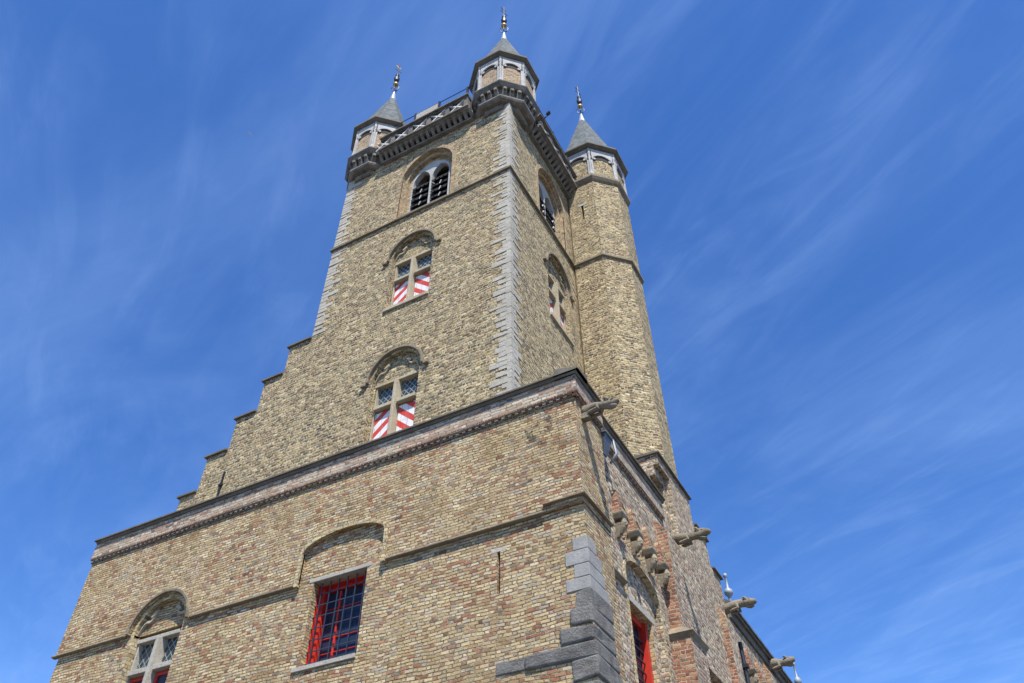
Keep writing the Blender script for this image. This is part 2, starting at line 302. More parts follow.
class MB:
    def __init__(self, fr=IDENT): self.bm = bmesh.new(); self.fr = fr; self.jit = 0
    def face(self, pts, mi=0):
        vs = [self.bm.verts.new(self.fr(*p)) for p in pts]; f = self.bm.faces.new(vs); f.material_index = mi; return f
    def hull8(self, a, mi=0):
        v = [self.bm.verts.new(self.fr(*p)) for p in a]
        for q in ((0, 1, 2, 3), (7, 6, 5, 4), (0, 4, 5, 1), (1, 5, 6, 2), (2, 6, 7, 3), (3, 7, 4, 0)):
            self.bm.faces.new([v[i] for i in q]).material_index = mi
    def box(self, x0, x1, y0, y1, z0, z1, mi=0):
        j = self.jit
        r = lambda: random.uniform(-j, j) if j else 0
        self.hull8([(x0+r(), y0+r(), z0+r()), (x1+r(), y0+r(), z0+r()), (x1, y1, z0), (x0, y1, z0),
                    (x0+r(), y0+r(), z1+r()), (x1+r(), y0+r(), z1+r()), (x1, y1, z1), (x0, y1, z1)], mi)
    def prism(self, poly, d0, d1, mi=0):                          # polygon in (u, z) extruded through depth
        a = [self.bm.verts.new(self.fr(u, d0, z)) for u, z in poly]; b = [self.bm.verts.new(self.fr(u, d1, z)) for u, z in poly]
        n = len(poly); self.bm.faces.new(a).material_index = mi; self.bm.faces.new(b[::-1]).material_index = mi
        for i in range(n): self.bm.faces.new((a[i], b[i], b[(i+1) % n], a[(i+1) % n])).material_index = mi
    def band(self, inner, outer, d0, d1, mi=0, closed=False):      # strip between two (u,z) polylines
        n = len(inner); V = {}
        for k, pl in enumerate((inner, outer)):
            for i, (u, z) in enumerate(pl):
                for e, d in enumerate((d0, d1)): V[k, i, e] = self.bm.verts.new(self.fr(u, d, z))
        F = lambda *q: setattr(self.bm.faces.new([V[x] for x in q]), 'material_index', mi)
        for i in range(n if closed else n-1):
            j = (i+1) % n
            F((0, i, 0), (0, j, 0), (1, j, 0), (1, i, 0)); F((0, i, 1), (1, i, 1), (1, j, 1), (0, j, 1))
            F((0, i, 0), (0, i, 1), (0, j, 1), (0, j, 0)); F((1, i, 0), (1, j, 0), (1, j, 1), (1, i, 1))
        if not closed:
            for i in (0, n-1): F((0, i, 0), (1, i, 0), (1, i, 1), (0, i, 1))
    def rings(self, rings, cap=True, mi=0, close=True):            # list of equal length point rings
        vs = [[self.bm.verts.new(self.fr(*p)) for p in r] for r in rings]; n = len(vs[0])
        for a, b in zip(vs, vs[1:]):
            for i in range(n if close else n-1): self.bm.faces.new((a[i], a[(i+1) % n], b[(i+1) % n], b[i])).material_index = mi
        if cap: self.bm.faces.new(vs[0][::-1]).material_index = mi; self.bm.faces.new(vs[-1]).material_index = mi
    def lathe(self, cx, cy, prof, n=12, mi=0, a0=0):
        self.rings([[(cx+r*math.cos(a0+2*PI*i/n), cy+r*math.sin(a0+2*PI*i/n), z) for i in range(n)] for r, z in prof], True, mi)
    def oct(self, cx, cy, prof, mi=0): self.lathe(cx, cy, prof, 8, mi, math.radians(22.5))
    def tube(self, pts, rad, n=8, mi=0):
        pts = [self.fr(*p) for p in pts]; keep = self.fr; self.fr = IDENT
        rad = rad if isinstance(rad, (list, tuple)) else [rad]*len(pts); R = []; ref = None
        for i, p in enumerate(pts):
            d = (pts[min(i+1, len(pts)-1)]-pts[max(i-1, 0)]).normalized()
            a = d.cross(Vector((0, 0, 1)) if abs(d.z) < .9 else Vector((1, 0, 0))).normalized()
            if ref is not None and a.dot(ref) < 0: a = -a
            ref = a; b = d.cross(a)
            R.append([tuple(p+(a*math.cos(2*PI*k/n)+b*math.sin(2*PI*k/n))*rad[i]) for k in range(n)])
        self.rings(R, True, mi); self.fr = keep
    def build(self, name, mats, parent=None, bevel=0, smooth=False, **props):
        bmesh.ops.remove_doubles(self.bm, verts=self.bm.verts, dist=1e-6) if False else None
        bmesh.ops.recalc_face_normals(self.bm, faces=self.bm.faces)
        me = bpy.data.meshes.new(name); self.bm.to_mesh(me); self.bm.free()
        mats = mats if isinstance(mats, (list, tuple)) else [mats]
        for m in mats: me.materials.append(m)
        o = bpy.data.objects.new(name, me); COL.objects.link(o); uvmap(me)
        if smooth:
            for f in me.polygons: f.use_smooth = True
        if parent:
            o.parent = parent
        if bevel:
            b = o.modifiers.new('bevel', 'BEVEL'); b.width = bevel; b.segments = 2; b.limit_method = 'ANGLE'
        for k, v in props.items(): o[k] = v
        return o
def cut(o, cutters):
    """subtract a list of MB prisms from o, applied at once"""
    for c in cutters:
        bmesh.ops.recalc_face_normals(c.bm, faces=c.bm.faces)
        me = bpy.data.meshes.new('c'); c.bm.to_mesh(me); c.bm.free()
        for m in o.data.materials: me.materials.append(m)
        k = bpy.data.objects.new('c', me); COL.objects.link(k)
        md = o.modifiers.new('b', 'BOOLEAN'); md.operation = 'DIFFERENCE'; md.solver = 'EXACT'; md.object = k
        bpy.context.view_layer.update()
        new = bpy.data.meshes.new_from_object(o.evaluated_get(bpy.context.evaluated_depsgraph_get()))
        o.modifiers.clear(); o.data = new
        bpy.data.objects.remove(k)
    uvmap(o.data)
def arch(cx, hw, zb, zs, rise, n=14, pointed=0):
    """closed polygon: rectangle from zb to zs with an arched head; pointed>0 gives a slightly pointed one"""
    return [(cx-hw, zb), (cx+hw, zb)] + archline(cx, hw, zs, rise, n, pointed)
def archline(cx, hw, zs, rise, n=14, pointed=0):
    P = []
    for i in range(n+1):
        a = PI*i/n; s = math.sin(a)
        if pointed: s = (1-pointed)*s + pointed*(1-abs(math.cos(a)))
        P.append((cx+hw*math.cos(a), zs+rise*s))
    return P
def thing(name, label, cat, loc=(0, 0, 0)):
    o = bpy.data.objects.new(name, None); COL.objects.link(o); o['label'] = label; o['category'] = cat; o.empty_display_size = .5
    return o
def node(name, parent):
    """a part carrying sub-parts and no mesh of its own is avoided: parts are meshes; this is kept for things only"""
    o = bpy.data.objects.new(name, None); COL.objects.link(o); o.parent = parent; return o

# ------------------------------------------------------------------ ground
g = MB(); g.face([(-2500, -2500, 0), (2500, -2500, 0), (2500, 2500, 0), (-2500, 2500, 0)])
g.build('ground', PAVE, None, kind='structure')

# ------------------------------------------------------------------ things
tower = thing('belfry_tower', 'tall yellow-brown brick belfry with pale stone quoins, corner turrets and three spires', 'belfry')
annex = thing('front_annex', 'low wide yellow and red brick block with flat stone coping in front of the belfry', 'building')
hall = thing('side_hall', 'mottled brick hall with stepped gable and buttresses running back along the right side', 'building')

# ================================================================== windows
def window(parent, fr, cx, hw, zb, zt, ztr, back=.16, lower='shutters', depth=.42, frame=ST_SAND):
    """mullioned cross window: stone surround, mullion, transom, leaded lights above, shutters or casements below"""
    w = MB(fr); t = .035
    w.box(cx-hw, cx-hw+t, back-.02, back+.16, zb, zt-.076); w.box(cx+hw-t, cx+hw, back-.02, back+.16, zb, zt-.076)
    w.box(cx-hw-.04, cx+hw+.04, back-.045, back+.16, zt-.075, zt)
    win = w.build('window', frame, parent, .008)
    m = MB(fr); m.hull8([(cx-.04, back-.12, zb), (cx+.04, back-.12, zb), (cx+.065, back+.14, zb), (cx-.065, back+.14, zb),
                         (cx-.03, back-.12, zt-.077), (cx+.03, back-.12, zt-.077), (cx+.065, back+.14, zt-.077), (cx-.065, back+.14, zt-.077)])
    m.build('mullion', ST_PALE if frame is ST_PALE else frame, win, .01)
    for s in (-1, 1):
        x0, x1 = (cx-hw+t, cx-.067) if s < 0 else (cx+.067, cx+hw-t)
        b = MB(fr); b.box(x0, x1, back-.08, back+.14, ztr-.045, ztr+.045); b.build('transom', frame, win, .008)
        g = MB(fr); g.box(x0, x1, back+.07, back+.085, ztr+.045, zt-.076); g.build('pane', LEADED, win)
        if lower == 'shutters':
            q = MB(fr); q.box(x0+.004, x1-.004, back+.03, back+.065, zb, ztr-.08); q.build('shutter', STRIPE_L if s < 0 else STRIPE_R, win, .004)
            q = MB(fr); q.box(x0, x1, back+.10, back+.13, zb, ztr-.06); q.build('casement', RED, win)
        else:
            q = MB(fr); zb2 = zb; e = .06
            q.box(x0, x0+e, back+.03, back+.10, zb, ztr-.06); q.box(x1-e, x1, back+.03, back+.10, zb, ztr-.06)
            q.box(x0+e, x1-e, back+.03, back+.10, ztr-.06-e, ztr-.06); q.box(x0+e, x1-e, back+.03, back+.10, zb, zb+e)
            q.build('casement', RED, win, .004)
            q = MB(fr); q.box(x0+e, x1-e, back+.06, back+.075, zb+e, ztr-.06-e); q.build('pane', GLASS, win)
    s_ = MB(fr); s_.box(cx-hw-.08, cx+hw+.08, -.05, back+.16, zb-.10, zb-.002); s_.build('sill', frame, win, .01)
    return win
def tympanum(parent, fr, cx, hw, zs, rise, dep=.10):
    """two ogee brick ribs meeting inside the blind arch"""
    for s in (-1, 1):
        t = MB(fr); pts = []
        for i in range(9):
            f = i/8; u = cx + s*hw*(.93-.55*f); z = zs + rise*(.05+.62*f+.12*math.sin(f*PI*2))
            pts.append((u, z))
        inn = pts; outp = [(u+s*.0, z+.05) for u, z in pts]
        t.band(inn, outp, dep-.05, dep+.02)
        c = (cx+s*hw*.38, zs+rise*.62)
        t.prism([(c[0]-.01*s, c[1]-.01), (c[0]+.11*s, c[1]-.08), (c[0]+.13*s, c[1]-.03), (c[0]+.02*s, c[1]+.06)], dep-.065, dep+.02)
        t.build('tympanum_rib', ST_SAND, parent, .006)
def hood(parent, fr, cx, hw, zs, rise, w=.055, proj=.075, stops=True, mat=ST_STR, pointed=0, foot=0):
    h = MB(fr)
    a = archline(cx, hw, zs, rise, 18, pointed); b = archline(cx, hw+w, zs, rise+w, 18, pointed)
    if foot: a = [(a[0][0], zs-foot)]+a+[(a[-1][0], zs-foot)]; b = [(b[0][0], zs-foot)]+b+[(b[-1][0], zs-foot)]
    h.band(a, b, -proj, .01)
    if stops:
        for s in (-1, 1): h.box(*sorted((cx+s*(hw+w+.002), cx+s*(hw+w+.13))), -proj, .01, zs-.07-foot, zs+.0-foot)
    return h.build('hood_mould', mat, parent, .008)
def archring(parent, fr, cx, hw, zb, zs, rise, w, d0, d1, mat, name='brick_arch', pointed=0):
    h = MB(fr)
    a = [(cx+hw, zb)]+archline(cx, hw, zs, rise, 18, pointed)+[(cx-hw, zb)]; b = [(cx+hw+w, zb)]+archline(cx, hw+w, zs, rise+w, 18, pointed)+[(cx-hw-w, zb)]
    h.band(a, b, d0, d1); return h.build(name, mat, parent)

# ================================================================== TOWER
TX0, TX1, TY0, TY1, TZ = -7.47, -1.78, 1.2, 6.9, 22.7
shaft = MB(); shaft.box(TX0, TX1, TY0, TY1, 0, TZ)
shaft = shaft.build('shaft_wall', [BR_TOW, BR_ORG], tower)
F, S = FRONT(TY0), RIGHT(TX1)
WC, SC = -4.64, 3.83
cs = []
def pr(fr, poly, d0, d1, mi=0):
    m = MB(fr); m.prism(poly, d0, d1, mi); return m
specs = [(F, WC+.02, 15.32, 17.12, 16.4), (F, WC-.02, 11.25, 12.98, 12.28), (S, SC, 15.32, 17.12, 16.4)]
for fr, cx, zb, zt, ztr in specs:
    cs.append(pr(fr, arch(cx, .63, zb, zt+.02, .66), -.5, .10, 0)); cs.append(pr(fr, [(cx-.58, zb-.0), (cx+.58, zb-.0), (cx+.58, zt-.004), (cx-.58, zt-.004)], -.4, .5, 0))
BC, BS = -4.46, 3.72
for fr, cx in ((F, BC), (S, BS)):
    cs.append(pr(fr, arch(cx, .86, 18.93, 20.75, .98, pointed=.12), -.5, .11, 1))
    cs.append(pr(fr, arch(cx, .76, 18.93, 20.72, .86, pointed=.12), -.5, .22, 1))
    cs.append(pr(fr, arch(cx, .66, 18.93, 20.70, .74, pointed=.12), -.5, .80, 1))
cut(shaft, cs)
for fr, cx, zb, zt, ztr in specs:
    w = window(tower, fr, cx, .57, zb, zt, ztr, back=.14)
    tympanum(w, fr, cx, .62, zt, .66)
    hood(w, fr, cx, .70, zt+.02, .72)
def louvre_window(fr, cx):
    z0, zs = 18.95, 20.66
    # stone tracery: plate with two arched lights
    plate = MB(fr); plate.prism(arch(cx, .655, z0, 20.70, .735, pointed=.12), .21, .36)
    pl = plate.build('belfry_window', ST_WHITE, tower)
    cc = [pr(fr, arch(cx+s*.32, .285, z0-.3, zs, .50, pointed=.2), .1, .6) for s in (-1, 1)]
    cut(pl, cc)
    for s in (-1, 1):
        c0 = cx+s*.325
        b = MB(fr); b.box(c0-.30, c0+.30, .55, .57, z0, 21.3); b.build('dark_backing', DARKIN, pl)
        for k in range(6):
            z = z0+.08+k*.27
            l = MB(fr); hw = .272 if z < zs-.25 else .235
            n = 6; top = []
            l.hull8([(c0-hw, .20-.03*(k%2), z), (c0+hw, .20-.03*(k%2), z), (c0+hw, .50, z+.20), (c0-hw, .50, z+.20),
                     (c0-hw, .17, z+.035), (c0+hw, .17, z+.035), (c0+hw, .50, z+.24), (c0-hw, .50, z+.24)])
            for i in range(4):
                u = c0-hw+hw*2*(i+.5)/4
                l.box(u-.045, u+.045, .175, .195, z-.05, z+.0)
            lo = l.build('louvre', BLACK, pl)
        for k in range(4):
            z = z0+.20+k*.29
            b = MB(fr); b.hull8([(c0+.03, .14, z), (c0+.055, .14, z), (c0+.055, .16, z), (c0+.03, .16, z), (c0+.08, .14, z+.13), (c0+.105, .14, z+.13), (c0+.105, .16, z+.13), (c0+.08, .16, z+.13)])
            b.build('louvre_bracket', WHITE, pl)
    archring(pl, fr, cx, .86, 18.93, 20.75, .98, .12, -.03, .02, BR_ORG, 'brick_arch', .12)
    s_ = MB(fr); s_.hull8([(cx-.95, -.06, 18.93), (cx+.75, -.06, 18.93), (cx+.75, .30, 18.93), (cx-.95, .30, 18.93),
                           (cx-.95, -.04, 18.97), (cx+.75, -.04, 18.97), (cx+.75, .30, 19.10), (cx-.95, .30, 19.10)])
    s_.build('sill', ST_WHITE, pl)
louvre_window(F, BC); louvre_window(S, BS)
# string course round the tower
sc = MB(); p = .07
def ring_band(mb, x0, x1, y0, y1, pr_, z0, z1, zt=None):
    zt = z1 if zt is None else zt
    o = [(x0-pr_, y0-pr_), (x1+pr_, y0-pr_), (x1+pr_, y1+pr_), (x0-pr_, y1+pr_)]; i = [(x0+.02, y0+.02), (x1-.02, y0+.02), (x1-.02, y1-.02), (x0+.02, y1-.02)]
    for k in range(4):
        a, b, c, d = o[k], o[(k+1) % 4], i[(k+1) % 4], i[k]
        mb.hull8([(*a, z0), (*b, z0), (*c, z0), (*d, z0), (*a, z1), (*b, z1), (*c, zt), (*d, zt)])
ring_band(sc, TX0, TX1, TY0, TY1, p, 18.845, 18.89, 18.99)
sc.build('string_course', ST_STR, tower)
# quoins
def quoins(fr_list, z0, z1, name, parent):
    """alternating long and short stones; fr_list = (frame, corner u, direction)"""
    q = MB(); z = z0; k = 0
    while z < z1:
        h = random.uniform(.07, .15)
        for fr, cu, s in fr_list:
            q.fr = fr
            ln = (random.uniform(.38, .56) if k % 3 == 0 else random.uniform(.20, .38))
            q.box(*sorted((cu, cu+s*ln)), -.012, .02, z, z+h)
        z += h+random.choice([.008, .012, .02, .05, .065]); k += 1
    return q.build(name, ST_QUO, parent, .004)
for a_, b_ in ((9.7, 18.84), (18.992, 22.2)):
    z = a_; qa = MB()
    while z < b_-.02:
        h = min(random.uniform(.12, .26), b_-z); e_ = random.uniform(-.002, .004)
        qa.box(TX1-random.uniform(.07, .13), TX1+.014+e_, TY0-.014-e_, TY0+.10, z, z+h-.012); z += h
    qa.build('corner_stone', ST_QUO, tower)
quoins([(F, TX1+.012, -1), (S, TY0-.012, 1)], 9.9, 18.75, 'quoins', tower)
quoins([(F, TX1+.012, -1), (S, TY0-.012, 1)], 19.02, 22.2, 'quoins', tower)
quoins([(F, TX0-.012, 1)], 15.5, 18.75, 'quoins', tower)
quoins([(F, TX0-.012, 1)], 19.02, 22.2, 'quoins', tower)

# ---------------- parapet: corbel table, tracery band, coping, on the front, right, back and left sides
def parapet_side(fr, u0, u1, n_x, full=True, first=None, pitch=None):
    PZ = 22.05
    c = MB(fr)
    c.box(u0, u1, -.12, .02, PZ+.14, PZ+.22); c.box(u0, u1, -.33, .02, PZ+.40, PZ+.45); c.box(u0, u1, -.40, .02, PZ+.451, PZ+.52)
    n = int((u1-u0)/.18); st = (u1-u0)/n
    for i in range(n+1):
        u = u0+i*st
        c.hull8([(u-.05, -.13, PZ+.221), (u+.05, -.13, PZ+.221), (u+.05, .02, PZ+.221), (u-.05, .02, PZ+.221),
                 (u-.05, -.30, PZ+.398), (u+.05, -.30, PZ+.398), (u+.05, .02, PZ+.398), (u-.05, .02, PZ+.398)])
        if i < n: c.band([(u+.06+(st-.12)*k/6, PZ+.31+.05*math.sin(PI*k/6)) for k in range(7)], [(u+.06+(st-.12)*k/6, PZ+.399) for k in range(7)], -.27, -.16)
    corb = c.build('corbel_table', ST_CORB, tower, .006)
    b = MB(fr); zb, zt = PZ+.52, PZ+1.06
    b.box(u0, u1, -.36, -.14, zb, zb+.04); b.box(u0, u1, -.35, -.16, zt-.05, zt)
    b.box(u0, u1, -.43, -.05, zt, zt+.055)
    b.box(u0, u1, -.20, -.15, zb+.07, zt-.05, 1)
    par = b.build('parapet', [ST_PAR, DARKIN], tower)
    pitch = pitch or .665; first = first if first is not None else u0+.45
    x = first; k = 0
    while x < u1-.2 and k < n_x:
        m = MB(fr); zc = (zb+.04+zt-.05)/2; h = (zt-zb-.09)/2; w = pitch*.42
        for s in (-1, 1):
            d = .030
            m.hull8([(x-w, -.345, zc-s*h-d), (x+w, -.345, zc+s*h-d), (x+w, -.24 if s > 0 else -.243, zc+s*h-d), (x-w, -.24 if s > 0 else -.243, zc-s*h-d),
                     (x-w, -.345-.002*s, zc-s*h+d), (x+w, -.345-.002*s, zc+s*h+d), (x+w, -.24, zc+s*h+d), (x-w, -.24, zc-s*h+d)])
        m.build('tracery_cross', CROSS, par)
        m = MB(fr); m.box(x+pitch/2-.07, x+pitch/2+.07, -.355, -.205, zb+.07, zt-.05); m.build('parapet_pier', ST_PAR, par)
        x += pitch; k += 1
    return par
pf = parapet_side(F, -6.15, -2.95, 6, first=-6.0, pitch=.655)
ps = parapet_side(S, 2.42, 5.1, 4)
parapet_side(lambda u, d, z: Vector((u, TY1-d, z)), -6.5, -2.6, 6)
parapet_side(lambda u, d, z: Vector((TX0+d, u, z)), 2.5, 6.5, 6)
# flat roof platform inside
r = MB(); r.box(TX0+.2, TX1-.2, TY0+.2, TY1-.2, TZ, TZ+.08); r.build('roof_platform', ZINC, tower)
# railing above the coping
def railing(fr, posts, z0, z1, d, u0, u1):
    m = MB(fr)
    for u in posts: m.box(u-.03, u+.03, d-.03, d+.03, z0, z1+.05)
    m.tube([(u0, d, z1), (u1, d, z1)], .014, 6); m.tube([(u0, d, z0+.25), (u1, d, z0+.25)], .010, 6)
    return m.build('railing', IRON, tower)
rl = railing(F, [-5.25, -4.35, -3.3], 23.2, 24.55, .06, -6.2, -2.9)
m = MB(F); m.box(-5.22, -4.38, .05, .075, 24.0, 24.54); m.build('screen_panel', ST_PALE, rl)
railing(S, [2.6, 3.6, 4.6], 23.2, 23.85, -.28, 2.4, 5.1)
# floodlight arm on the right parapet
m = MB(S); m.tube([(2.55, -.40, 22.95), (2.55, -.55, 23.05), (2.55, -.58, 23.20)], .022, 6); m.hull8([(2.5, -.66, 23.16), (2.6, -.66, 23.16), (2.6, -.56, 23.12), (2.5, -.56, 23.12), (2.5, -.68, 23.23), (2.6, -.68, 23.23), (2.6, -.58, 23.21), (2.5, -.58, 23.21)])
m.build('floodlight', IRON, tower, label='small dark floodlight on an arm at the top of the tower')

# ---------------- turrets
def oct_pts(cx, cy, r): return [(cx+r*math.cos(math.radians(22.5+45*k)), cy+r*math.sin(math.radians(22.5+45*k))) for k in range(8)]
def turret_head(root, cx, cy, r, zl, ze, re, zcap, ztip, gold=False, vane=True, ledge_r=None, ledge_mat=ST_PAR):
    """root is the turret's body part; sub-parts: ribs, arcades, eave, spire, lead cap, finial"""
    ap = math.cos(math.radians(22.5))
    ribs = MB()
    P = oct_pts(cx, cy, r)
    for k in range(8):
        a = math.radians(22.5+45*k); x, y = cx+(r+.015)*math.cos(a), cy+(r+.015)*math.sin(a)
        ribs.lathe(x, y, [(.06, zl+.0), (.055, zl+.12), (.036, zl+.22), (.034, ze-.4), (.05, ze-.3), (.05, ze-.02)], 8)
    ribs.build('corner_shaft', ST_WHITE, root)
    tr = MB(); dk = MB()
    for k in range(8):
        a, b = P[k], P[(k+1) % 8]; tdir = Vector((b[0]-a[0], b[1]-a[1], 0)); L = tdir.length
        mid = ((a[0]+b[0])/2, (a[1]+b[1])/2); fr = PLANE(mid, tdir)
        # orientation check: outward must point away from the centre
        hw = L/2-.045; zs = ze-.20-hw*1.0-.10
        z0 = zl+.02
        inn = archline(0, hw-.03, zs, hw*1.0, 10); outp = [(hw, ze-.03)]+[(hw*(1-2*i/10), ze-.03) for i in range(1, 10)]+[(-hw, ze-.03)]
        tr.fr = fr; tr.band(inn, outp, -.055, .0)
        tr.box(-hw-.02, -hw+.035, -.05, .0, z0, zs); tr.box(hw-.035, hw+.02, -.05, .0, z0, zs)
        dk.fr = fr; dk.band([(u*.97, zs-.08+(z-zs)*.62) for u, z in inn], [(u, z) for u, z in inn], -.012, .0)  # near-black crescent laid on the flat brick panel below each arch
        for s in (-1, 1):
            cu = MB(fr)
            c = (s*hw*.72, zs+.02+hw*.30); cu.prism([(c[0]+.055*math.cos(q*PI/4), c[1]+.055*math.sin(q*PI/4)) for q in range(8)], -.045, -.013)
            cu.tube([(c[0], -.028, c[1]), (c[0]+s*.10, -.028, c[1]+.04), (c[0]+s*.14, -.03, c[1]-.02)], .022, 6)
            cu.build('arch_cusp', ST_WHITE, root)
    tr.build('blind_arcade', ST_WHITE, root); dk.build('arch_dark_band', DARKIN, root)
    e = MB(); e.oct(cx, cy, [(r+.02, ze-.03), (re-.10, ze+.0), (re, ze+.07), (re, ze+.14), (re-.12, ze+.20)]); e.build('eave', ST_COP, root)
    s = MB(); zb = ze+.16
    s.oct(cx, cy, [(re-.06, zb), (re*.80, zb+.30), (re*.1, zcap)]); s.build('spire_roof', SLATE, root)
    c = MB(); c.lathe(cx, cy, [(re*.13, zcap-.25), (re*.09, zcap+.1), (.05, zcap+.5), (.03, zcap+.62)], 10); c.build('lead_cap', LEAD, root)
    f = MB(); z = zcap+.55; H = ztip-z
    f.lathe(cx, cy, [(.02, z), (.022, z+H*.55), (.012, ztip)], 8)
    f.lathe(cx, cy, [(.02, z+H*.36), (.09, z+H*.41), (.11, z+H*.48), (.05, z+H*.54), (.08, z+H*.60), (.02, z+H*.64)], 10)
    for q in range(4):
        a = q*PI/2+.4; f.tube([(cx, cy, z+H*.05), (cx+.10*math.cos(a), cy+.10*math.sin(a), z+H*.07), (cx+.15*math.cos(a), cy+.15*math.sin(a), z+H*.16), (cx+.11*math.cos(a), cy+.11*math.sin(a), z+H*.2)], .014, 5)
    fin = f.build('finial', IRON, root)
    gb = MB(); zz = z+H*.28
    gb.lathe(cx, cy, [(.02, zz-.10)]+[(.105*math.sin(PI*i/8), zz-.105*math.cos(PI*i/8)) for i in range(1, 8)]+[(.02, zz+.10)], 12)
    gb.build('gilded_ball', GOLD, root, smooth=True)
    if vane:
        v = MB(lambda u, d, z: Vector((cx+u*math.cos(1.2)+d*math.sin(1.2), cy+u*math.sin(1.2)-d*math.cos(1.2), z)))
        v.prism([(-.10, ztip-.28), (-.04, ztip-.33), (.03, ztip-.33), (.07, ztip-.28), (.11, ztip-.18), (.06, ztip-.20), (.02, ztip-.25), (-.03, ztip-.22), (-.06, ztip-.16), (-.09, ztip-.18), (-.14, ztip-.24)], -.008, .008)
        v.tube([(-.16, 0, ztip-.52), (.16, 0, ztip-.52)], .010, 5)
        v.build('weathervane', GOLD if gold else BLACK, root)
def corner_turret(cx, cy):
    r = .93
    b = MB(); b.oct(cx, cy, [(r, 22.9), (r, 24.62)])
    root = b.build('corner_turret', BR_PANEL, tower)
    c = MB()
    ap = math.cos(math.radians(22.5))
    c.oct(cx, cy, [(.66, 22.02), (.70, 22.05), (.70, 22.25)])
    c.oct(cx, cy, [(.82, 22.20), (.90, 22.24), (.93, 22.30), (.93, 22.36), (.82, 22.40)])
    c.oct(cx, cy, [(.80, 22.4), (.86, 22.76)])
    c.build('corbelled_base', ST_CORB, root)
    c = MB()
    P = oct_pts(cx, cy, .86)
    for k in range(8):
        a, bb = P[k], P[(k+1) % 8]; tdir = Vector((bb[0]-a[0], bb[1]-a[1], 0)); L = tdir.length
        c.fr = PLANE(((a[0]+bb[0])/2, (a[1]+bb[1])/2), tdir)
        n = 3
        for i in range(n):
            u = -L/2+L*(i+.5)/n; w = L/n*.30
            c.hull8([(u-w, -.02, 22.46), (u+w, -.02, 22.46), (u+w, .08, 22.46), (u-w, .08, 22.46), (u-w, -.12, 22.74), (u+w, -.12, 22.74), (u+w, .08, 22.74), (u-w, .08, 22.74)])
            c.box(u-w*.7, u+w*.7, -.14, .05, 22.62, 22.745)
    c.build('corbel', ST_CORB, root, .012)
    c = MB(); c.oct(cx, cy, [(.97, 22.75), (1.01, 22.80), (1.08, 22.92), (1.08, 22.97), (.98, 23.04), (.90, 23.06)]); c.build('ledge', ST_PAR, root)
    turret_head(root, cx, cy, r, 23.03, 24.6, 1.13, 27.75, 30.5, gold=cx < -5)
    return root
corner_turret(-2.27, 1.76)
corner_turret(-6.90, 1.76)
corner_turret(-6.97, 6.34)
# stair turret
SCX, SCY, SR = -1.286, 6.04, 1.12
b = MB(); b.oct(SCX, SCY, [(SR, 0), (SR, 24.42)])
st = b.build('stair_turret', BR_TOW, tower)
cut(st, [pr(FRONT(SCY-SR*math.cos(PI/8)), [(-1.33, 20.8), (-1.26, 20.8), (-1.26, 21.5), (-1.33, 21.5)], -.2, .5)])
b = MB(); b.oct(SCX, SCY, [(SR-.01, 18.99), (SR+.07, 18.90), (SR+.07, 18.83), (SR-.01, 18.80)][::-1]); b.build('string_course', ST_STR, st)
b = MB(); b.oct(SCX, SCY, [(SR-.01, 22.55), (SR+.06, 22.62), (SR+.11, 22.72), (SR+.11, 22.82), (SR-.01, 22.92)]); b.build('ledge', ST_STR, st)
turret_head(st, SCX, SCY, SR, 22.85, 24.38, 1.34, 28.0, 30.75)
m = MB(FRONT(SCY-SR*math.cos(PI/8))); m.box(-1.42, -1.17, -.01, .04, 21.5, 21.6); m.build('slit_lintel', ST_QUO, st)

# ================================================================== ANNEX (front block)
AX0 = -10.93
w = MB(); w.box(AX0, -.0, 0, 1.0, 7.72, 9.95); w.box(AX0, -.13, 1.0, 4.6, 7.3, 9.95)
w.box(AX0+.05, -.05, .07, 1.0, 0, 7.72); w.box(AX0+.05, -.131, 1.0, 4.6, 0, 7.3)
# one outer wall volume built from a stepped box set, then pierced
wl = MB(); wl.box(AX0+.045, -.018, .052, 1.0, 0, 7.66)
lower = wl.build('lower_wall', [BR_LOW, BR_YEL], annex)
wu = MB(); wu.box(AX0, -0.0, 0, 1.0, 7.662, 9.98)
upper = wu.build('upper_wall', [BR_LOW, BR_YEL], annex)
ws = MB(); ws.box(AX0+.045, -.13, 1.001, 4.6, 0, 9.98)
side = ws.build('side_wall', [BR_SIDE, BR_YEL], annex)
w.bm.free()
FA = FRONT(0)
AC = -8.30                     # left window centre
GX0, GX1 = -4.82, -3.76        # grated window
cut(lower, [pr(FA, [(AC-.60, 5.75), (AC+.60, 5.75), (AC+.60, 7.8), (AC-.60, 7.8)], -.3, .5),
            pr(FA, [(GX0, 6.28), (GX1, 6.28), (GX1, 7.66), (GX0, 7.66)], -.3, .55),
            pr(FA, [(-1.415, 7.06), (-1.365, 7.06), (-1.365, 7.28), (-1.415, 7.28)], -.3, .55),
            pr(FA, [(-1.415, 6.63), (-1.365, 6.63), (-1.365, 7.27), (-1.415, 7.27)], -.3, .5)])
cut(upper, [pr(FA, arch(AC, .68, 7.4, 7.68, .60), -.3, .16), pr(FA, arch(-4.28, .83, 7.4, 8.20, .26, 12), -.3, .066)])
def annex_window():
    win = window(annex, FA, AC, .58, 5.95, 7.60, 6.98, back=.20, lower='casement', frame=ST_PALE)
    tympanum(win, FA, AC, .64, 7.64, .60, dep=.16)
    hood(win, FA, AC, .70, 7.66, .64, w=.055, proj=.035, stops=False)
    archring(win, FA, AC, .60, 7.62, 7.66, .54, .085, .05, .155, BR_YEL)
    m = MB(FA); m.box(AC-.70, AC-.597, .05, .3, 5.95, 7.60); m.build('jamb', BR_YEL, win)
annex_window()
